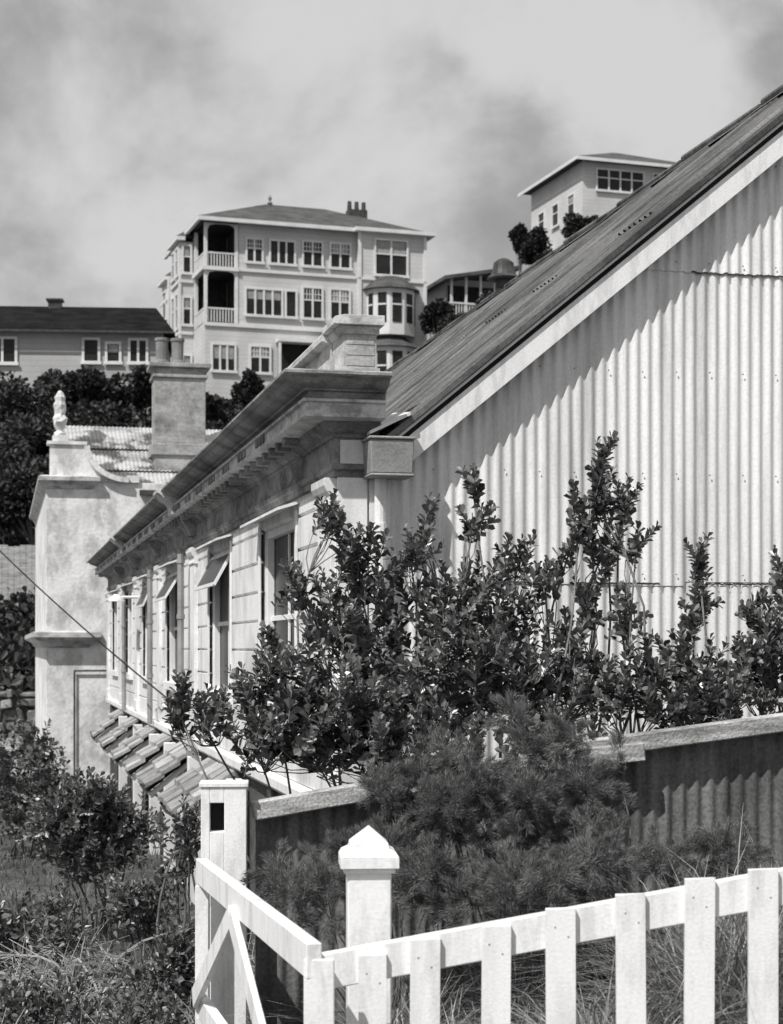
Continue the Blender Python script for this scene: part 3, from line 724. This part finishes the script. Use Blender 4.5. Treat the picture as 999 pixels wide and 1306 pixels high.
def fennel(label,base,ells,seed):
    rg=np.random.default_rng(seed); b=np.array(base)
    E=thing('fennel_plant',base,0,label,'plant','feathery fennel along the iron fence')
    st=MB(); V=[]
    for (cx,cy,cz,rx,ry,rz,n) in ells:
        n=int(n*1.25)
        c=np.array([cx,cy,cz])
        for k in range(4):
            tip=c+rg.normal(0,.4,3)*np.array([rx,ry,rz])
            cp=curve_pts(b+rg.normal(0,.08,3)*[1,1,0],tip,6,.05,rg)
            for i in range(5): st.tube(cp[i]-b,cp[i+1]-b,.007-.001*i,.006-.001*i,5,caps=False)
        heads=[c+rg.normal(0,.55,3)*np.array([rx,ry,rz]) for _ in range(8)]
        for k in range(n):
            hc_=heads[k%8]; d=rg.normal(0,1,3); d/=np.linalg.norm(d); s=hc_+d*(rg.random()**.5)*np.array([rx,ry,rz])*.46
            ax=np.array([0,0,.4])+d*.8+rg.normal(0,.25,3); ax/=np.linalg.norm(ax)
            L=rg.uniform(.07,.13); m=230
            t=rg.random(m); spread=.034*(1-.6*t)+.004
            off=rg.normal(0,1,(m,3)); off=nrm(off)*rg.random((m,1))*spread[:,None]
            P=s+ax*(t*L)[:,None]+off-b
            P[:,2]-= (t**2)*L*.3
            D_=nrm(ax*.9+off/.05*.9+rg.normal(0,.3,(m,3)))*rg.uniform(.015,.035,(m,1))
            W_=nrm(np.cross(D_,rg.normal(0,1,(m,3))))*.0015
            V.append(np.stack([P-W_,P+W_,P+D_],1).reshape(-1,3))
    V=np.concatenate(V); n=len(V)//3
    me=bpy.data.meshes.new('fronds'); me.from_pydata(V.tolist(),[],np.arange(n*3).reshape(-1,3).tolist()); me.materials.append(m_fennel); me.update()
    o=bpy.data.objects.new('fronds',me); COL.objects.link(o); o.parent=E
    st.done('stems',m_barkd,E,recalc=False)
fennel('dark feathery fennel clump before iron fence',(0.0,7.4,-1.8),[ell(450,1080,7.5,.17,.15,.15,80),ell(525,1015,7.6,.17,.15,.15,85),ell(530,1110,7.3,.2,.18,.16,90),ell(405,1145,7.3,.16,.14,.13,60)],31)
fennel('tall feathery fennel clump spilling over timber rail',(.5,7.4,-1.75),[ell(610,1035,7.5,.2,.17,.17,110),ell(688,960,7.7,.16,.12,.12,75),ell(625,1125,7.2,.22,.2,.16,90),ell(575,985,7.6,.14,.12,.10,50)],32)
fennel('feathery fennel clump among tall grass',(.85,7.4,-1.7),[ell(705,1050,7.5,.2,.17,.17,110),ell(755,1100,7.2,.18,.16,.15,75),ell(775,1010,7.7,.12,.12,.12,40),ell(690,1150,7.0,.2,.16,.12,60)],33)
fennel('small fennel clump beside corrugated fence',(1.5,7.7,-1.6),[ell(905,1085,7.6,.15,.12,.11,45),ell(860,1120,7.4,.12,.12,.09,28)],34)

def grass(name,label,regions,mat,seed):
    rg=np.random.default_rng(seed); V=[];Fq=[]
    tot=0
    for (x0,x1,y0,y1,n,h0,h1,w) in regions:
        x=rg.uniform(x0,x1,n);y=rg.uniform(y0,y1,n)
        cl=np.sin(x*5+y*3)+np.sin(x*2.3-y*4.1)+.8*np.sin(x*11+y)
        z=height(x,y)-.02; h=rg.uniform(h0,h1,n)*(1+.18*cl)
        a=rg.uniform(0,6.283,n); ln=rg.uniform(.25,1.25,n)*h
        dx,dy=np.cos(a)*ln,np.sin(a)*ln; wx,wy=-np.sin(a)*w,np.cos(a)*w
        def row(t,ws):
            px=x+dx*t*t;py=y+dy*t*t;pz=z+h*(t-.42*t**3*ln/h)
            return np.stack([px-wx*ws,py-wy*ws,pz],1),np.stack([px+wx*ws,py+wy*ws,pz],1)
        rows=[]
        for t,ws in ((0,1),(.3,.95),(.55,.8),(.8,.5),(1,.1)): rows+=list(row(t,ws))
        V.append(np.stack(rows,1).reshape(-1,3)); o=np.arange(n)*10+tot; tot+=n*10
        for k in range(4): Fq.append(np.stack([o+2*k,o+2*k+1,o+2*k+3,o+2*k+2],1))
    V=np.concatenate(V);Fq=np.concatenate(Fq)
    me=bpy.data.meshes.new(name); me.from_pydata(V.tolist(),[],Fq.tolist()); me.materials.append(mat); me.update()
    o=bpy.data.objects.new(name,me); COL.objects.link(o); o['kind']='stuff'; o['label']=label; o['category']='grass'
grass('tall_grass','tall dry grass behind white picket fence',[
  (-.1,2.4,5.75,7.7,9000,.25,.60,.0042),(.9,2.8,6.6,7.85,7500,.40,.85,.0038),(.7,2.6,5.9,7.0,5000,.35,.65,.004),(-.2,2.5,4.6,5.4,400,.2,.4,.004),(2.2,4,8.3,10.4,1500,.3,.6,.004),(-.9,2.4,8.0,10.3,2500,.2,.5,.004)],m_grass,5)
grass('rough_grass','rough grass over lower slope',[(-6,-1.0,6,22,8000,.08,.2,.006),(-9,-3.5,22,37,4000,.1,.25,.012)],m_grass2,6)

def leafcloud(c,r,n,rg):
    d=nrm(rg.normal(0,1,(n,3))); return np.array(c)+d*(rg.random((n,1))**.35)*np.array(r), d
def tree(px,py,Yd,r,h,seed,label,leaf=.26):
    rg=np.random.default_rng(seed); x,y,z=at(px,py,Yd); gz=hz(x,y)-.3
    gz=min(gz,z-r*.8)
    E=thing('tree',(x,y,gz),0,label,'tree'); top=z-gz
    tb=MB(); pts=[np.array([0,0,0.]),np.array([.05*r,0,top*.4]),np.array([-.05*r,.05,top*.8])]
    tb.tube(pts[0],pts[1],.09*r+.05,.07*r,8,caps=False); tb.tube(pts[1],pts[2],.07*r,.03*r,8,caps=False)
    PP=[];DD=[]
    for k in range(16):
        d=rg.normal(0,1,3); d/=np.linalg.norm(d); c=np.array([0,0,top])+d*np.array([r,r,h])*rg.uniform(.35,.95)
        tb.tube(pts[1],c,.035*r,.012*r,5,caps=False)
        P,dd=leafcloud(c,(r*.38,r*.38,h*.34),210,rg); PP.append(P);DD.append(dd)
    PP=np.concatenate(PP);DD=np.concatenate(DD); n=len(PP)
    tb.done('trunk',m_barkd,E,recalc=False)
    leaf_obj('crown',PP,DD+rg.normal(0,.6,(n,3)),np.array([0,0,1.])+rg.normal(0,.6,(n,3)),rg.uniform(.6,1.2,n)*leaf,rg.uniform(.5,.8,n)*leaf,m_leaf3,E)
T='round dark evergreen tree on hillside'
for i,(px,py,Yd,r,h) in enumerate([(75,510,80,1.4,1.2),(112,498,80,1.5,1.2),(150,508,82,1.3,1.1),(182,500,84,.9,1.1),(262,525,84,1.0,.7),(318,500,88,.6,1.2),(335,555,82,1.3,1.0),(25,525,78,2.0,1.6),
     (300,570,78,2,1.2),(215,550,80,1.5,1.1),(130,550,76,2,1.3),(60,565,72,2,1.5),(15,610,68,2,1.6),(40,640,64,1.6,1.4),
     (684,315,118,1.2,1.1),(664,302,119,.6,.8),(742,292,120,1.3,.9),(705,335,117,1.2,.8),(560,405,112,1.0,1.0),(585,412,110,1.4,.9),(450,500,100,1.3,.8),(630,395,112,1.4,.9)]):
    tree(px,py,Yd,r,h,100+i,T)
rg=np.random.default_rng(77); PP=[];DD=[]
for k in range(640):
    y=rg.uniform(48.5,94); x=rg.uniform(-.27,-.04)*y
    if 85<y<99 and -24.5<x<-11: continue
    r=rg.uniform(.6,1.3)
    if y>80: r*=.5
    z=hz(x,y)+r*.1
    if y<52: z+=rg.uniform(.3,1.2)
    P,dd=leafcloud((x,y,z),(r,r,r*.7),110,rg); PP.append(P);DD.append(dd)
PP=np.concatenate(PP);DD=np.concatenate(DD);n=len(PP)
o=leaf_obj('hillside_scrub',PP,DD+rg.normal(0,.6,(n,3)),np.array([0,0,1.])+rg.normal(0,.6,(n,3)),rg.uniform(.18,.42,n),rg.uniform(.12,.28,n),m_leaf3)
o['kind']='stuff'; o['label']='dark evergreen scrub covering the hillside'; o['category']='scrub'

# ------------------------------------------------------------------ iron fence with timber cap
IF=thing('iron_fence',(-.62,7.92,0),ROT,'rusty corrugated iron fence with weathered timber top rail','fence')
FLn=4.2
def ftop(s): return -.70+.36*min(s,1.6)/2.63*1.12+ (.36*(max(s-1.6,0))/2.63*.86)
mb=MB()
mb.beam((-.02,-.03,ftop(0)-.05),(1.62,-.03,ftop(1.62)-.05),.085,.085)
mb.done('top_rail',m_wood,IF,bevel=.006)
mb=MB(); mb.beam((1.55,-.035,ftop(1.55)-.03),(FLn,-.02,ftop(FLn)-.035),.10,.085); mb.beam((1.35,-.06,ftop(1.35)-.05),(1.85,-.1,ftop(1.85)-.075),.04,.09)
mb.done('top_rail',m_wood,IF,label='pale split end of weathered timber rail',bevel=.006)
mb=MB(); n=int(FLn/(.076/8)); vs=[];fs=[]
for i in range(n+1):
    s=i*.076/8; y=.02+.0095*math.cos(2*math.pi*s/.076)
    vs+=[(s,y,-2.3),(s,y,ftop(s)-.05)]
for i in range(n): fs.append((2*i,2*i+2,2*i+3,2*i+1))
mb.add(vs,fs); mb.done('iron_sheet',m_ironf,IF,recalc=False,smooth=True)
for s in (.06,1.5,2.9,4.1):
    mb=MB(); mb.box(s-.05,s+.05,.035,.13,-2.3,ftop(s)-.1); mb.done('post',m_wood,IF)

GP=thing('gate_post',(-.76,7.86,0),ROT*.3,'broad white timber post with square recess','post')
mb=MB(); z0,z1=-2.4,-.635
mb.box(-.105,-.065,-.08,.08,z0,z1); mb.box(.0,.10,-.08,.08,z0,z1)
mb.box(-.0648,-.0002,-.08,.08,z0,-.835); mb.box(-.0648,-.0002,-.08,.08,-.705,z1); mb.box(-.0646,-.0004,.0,.078,-.8348,-.7052,1)
mb.box(-.113,.108,-.088,.088,z1+.001,z1+.022)
mb.done('post',[m_fencew,m_dark],GP,bevel=.003)

SG=thing('side_fence',(-.24,5.35,0),0,'white painted fence panel with diagonal braces','fence')
P0=Vector((0,0,0));P1=Vector((-.61,2.36,0))
def sp_(t,z,off=0):
    p=P0.lerp(P1,t); return (p.x+off*.968,p.y+off*.25,z)
def part(name,p0,p1,w,h):
    mb=MB(); mb.beam(p0,p1,w,h); return mb.done(name,m_fencew,SG,bevel=.003)
part('top_rail',sp_(0,-.975),sp_(1,-1.0),.05,.11)
part('bottom_rail',sp_(0,-1.62),sp_(1,-1.60),.045,.10)
part('brace',sp_(.56,-1.04,-.035),sp_(.98,-1.56,-.035),.025,.09)
part('brace',sp_(.56,-1.04,-.036),sp_(.1,-1.58,-.036),.025,.09)
mb=MB(); x,y,_=sp_(.985,0); mb.box(x-.03,x+.03,y-.03,y+.03,-2.2,-1.06); mb.done('post',m_fencew,SG,bevel=.003)
mb=MB(); x,y,_=sp_(.02,0); mb.box(x-.02,x+.075,y-.05,y-.027,-2.0,-.97); mb.done('post',m_fencew,SG,bevel=.003)

WP=thing('capped_post',(-.0775,5.8,0),math.radians(4),'white square post with moulded pyramid cap','post')
mb=MB(); mb.box(-.0725,.0725,-.0725,.0725,-2.1,-.735); mb.done('shaft',m_fencew,WP,bevel=.004)
mb=MB(); mb.box(-.085,.085,-.085,.085,-.752,-.737)
mb.box(-.097,.097,-.097,.097,-.735,-.70)
vs=[]
for r,z in ((.097,-.699),(.088,-.684),(.066,-.672),(.063,-.655),(.001,-.60)):
    vs+=[(-r,-r,z),(r,-r,z),(r,r,z),(-r,r,z)]
fs=[(k*4+i,k*4+(i+1)%4,(k+1)*4+(i+1)%4,(k+1)*4+i) for k in range(4) for i in range(4)]+[(3,2,1,0),(16,17,18,19)]
mb.add(vs,fs); mb.done('cap',m_fencew,WP,bevel=.002)

PF=thing('picket_fence',(0,5.5,0),0,'white painted picket fence with flat topped pickets','fence')
px=[-.0575,.1025,.3275,.5425,.7675,.9775,1.185,1.40,1.61,1.82]
pz=[-.98,-.93,-.8875,-.8325,-.7875,-.7375,-.7075,-.66,-.62,-.58]
for x,z in zip(px,pz):
    mb=MB(); t=random.uniform(-.008,.008); w=.047+random.uniform(-.002,.002)
    b=z-.98
    mb.add([(x-w,-.011,b),(x+w,-.011,b),(x+w,.011,b),(x-w,.011,b),(x-w+t,-.011,z-.004),(x+w+t,-.011,z+random.uniform(-.002,.004)),(x+w+t,.011,z+.001),(x-w+t,.011,z-.002)],
           [(3,2,1,0),(4,5,6,7),(0,1,5,4),(1,2,6,5),(2,3,7,6),(3,0,4,7)],0)
    for dx,dz in ((-.02,-.06),(.022,-.09)):
        mb.tube((x+dx+t*.5,-.0112,z+dz),(x+dx+t*.5,-.0125,z+dz),.0035,.0035,6,1)
    mb.done('picket',[m_fencew,m_grey],PF,bevel=.003)
for dz,nm in ((0,'top_rail'),(-.6,'bottom_rail')):
    mb=MB(); za=-1.0+dz; zb=-.585-.065+dz
    mb.beam((-.24,.035,za-.045),(1.9,.035,zb),.045,.115); mb.done(nm,m_fencew,PF,bevel=.004)

CB=thing('cable',b2w(-.02,10.8,-.62),0,'thin black service cable running to the wall','cable')
mb=MB(); p1=np.array([0,0,0.]); end=np.array([-8.2,29,3.3])-np.array(b2w(-.02,10.8,-.62)); prev=p1
for k in range(1,25):
    t=k/24; q=end*t+np.array([0,0,-.15*4*t*(1-t)]); mb.tube(prev,q,.011,.011,5,caps=False); prev=q
mb.done('wire',m_dark,CB,recalc=False)

# ------------------------------------------------------------------ camera, sun, world
cam=bpy.data.cameras.new('camera'); co=bpy.data.objects.new('camera',cam); COL.objects.link(co)
co.location=(0,0,0); co.rotation_euler=(math.radians(90),0,0)
cam.sensor_fit='HORIZONTAL'; cam.sensor_width=36; cam.lens=36*2200/999; cam.shift_y=(825-653)/999
cam.clip_start=.1; cam.clip_end=8000
cam.dof.use_dof=True; cam.dof.focus_distance=9.9; cam.dof.aperture_fstop=6.7
scene.camera=co
el=math.radians(52); sh=Vector((-.6,-.8,0))*math.cos(el)+Vector((0,0,math.sin(el)))
sl=bpy.data.lights.new('sun','SUN'); sl.energy=4.8; sl.angle=math.radians(.5); sl.color=(1,.985,.965)
so=bpy.data.objects.new('sun',sl); COL.objects.link(so); so.rotation_euler=(-sh).to_track_quat('-Z','Y').to_euler()
W=bpy.data.worlds.new('World'); scene.world=W; W.use_nodes=True
nt=W.node_tree; N=nt.nodes; L=nt.links; bg=N['Background']; bg.inputs['Strength'].default_value=.1
sky=N.new('ShaderNodeTexSky'); sky.sky_type='NISHITA'; sky.sun_disc=False; sky.sun_elevation=el; sky.sun_rotation=math.radians(216.87)
bw=N.new('ShaderNodeRGBToBW'); L.new(sky.outputs[0],bw.inputs[0])
tc=N.new('ShaderNodeTexCoord'); mp=N.new('ShaderNodeMapping'); mp.inputs['Scale'].default_value=(1,.6,1.2); mp.inputs['Location'].default_value=(.62,.1,.2)
L.new(tc.outputs['Generated'],mp.inputs['Vector'])
n1=N.new('ShaderNodeTexNoise'); n1.inputs['Scale'].default_value=6.5; n1.inputs['Detail'].default_value=10; n1.inputs['Roughness'].default_value=.54; n1.inputs['Distortion'].default_value=.15
L.new(mp.outputs[0],n1.inputs['Vector'])
mr=N.new('ShaderNodeMapRange'); mr.interpolation_type='SMOOTHSTEP'; mr.inputs['From Min'].default_value=.34; mr.inputs['From Max'].default_value=.60; mr.inputs['To Min'].default_value=3.3; mr.inputs['To Max'].default_value=6.8
L.new(n1.outputs['Fac'],mr.inputs['Value'])
mx=N.new('ShaderNodeMix'); mx.data_type='FLOAT'; mx.inputs[0].default_value=.92
L.new(bw.outputs[0],mx.inputs[2]); L.new(mr.outputs[0],mx.inputs[3]); L.new(mx.outputs[0],bg.inputs['Color'])
scene.view_settings.view_transform='Standard'; scene.view_settings.look='None'; scene.view_settings.exposure=0
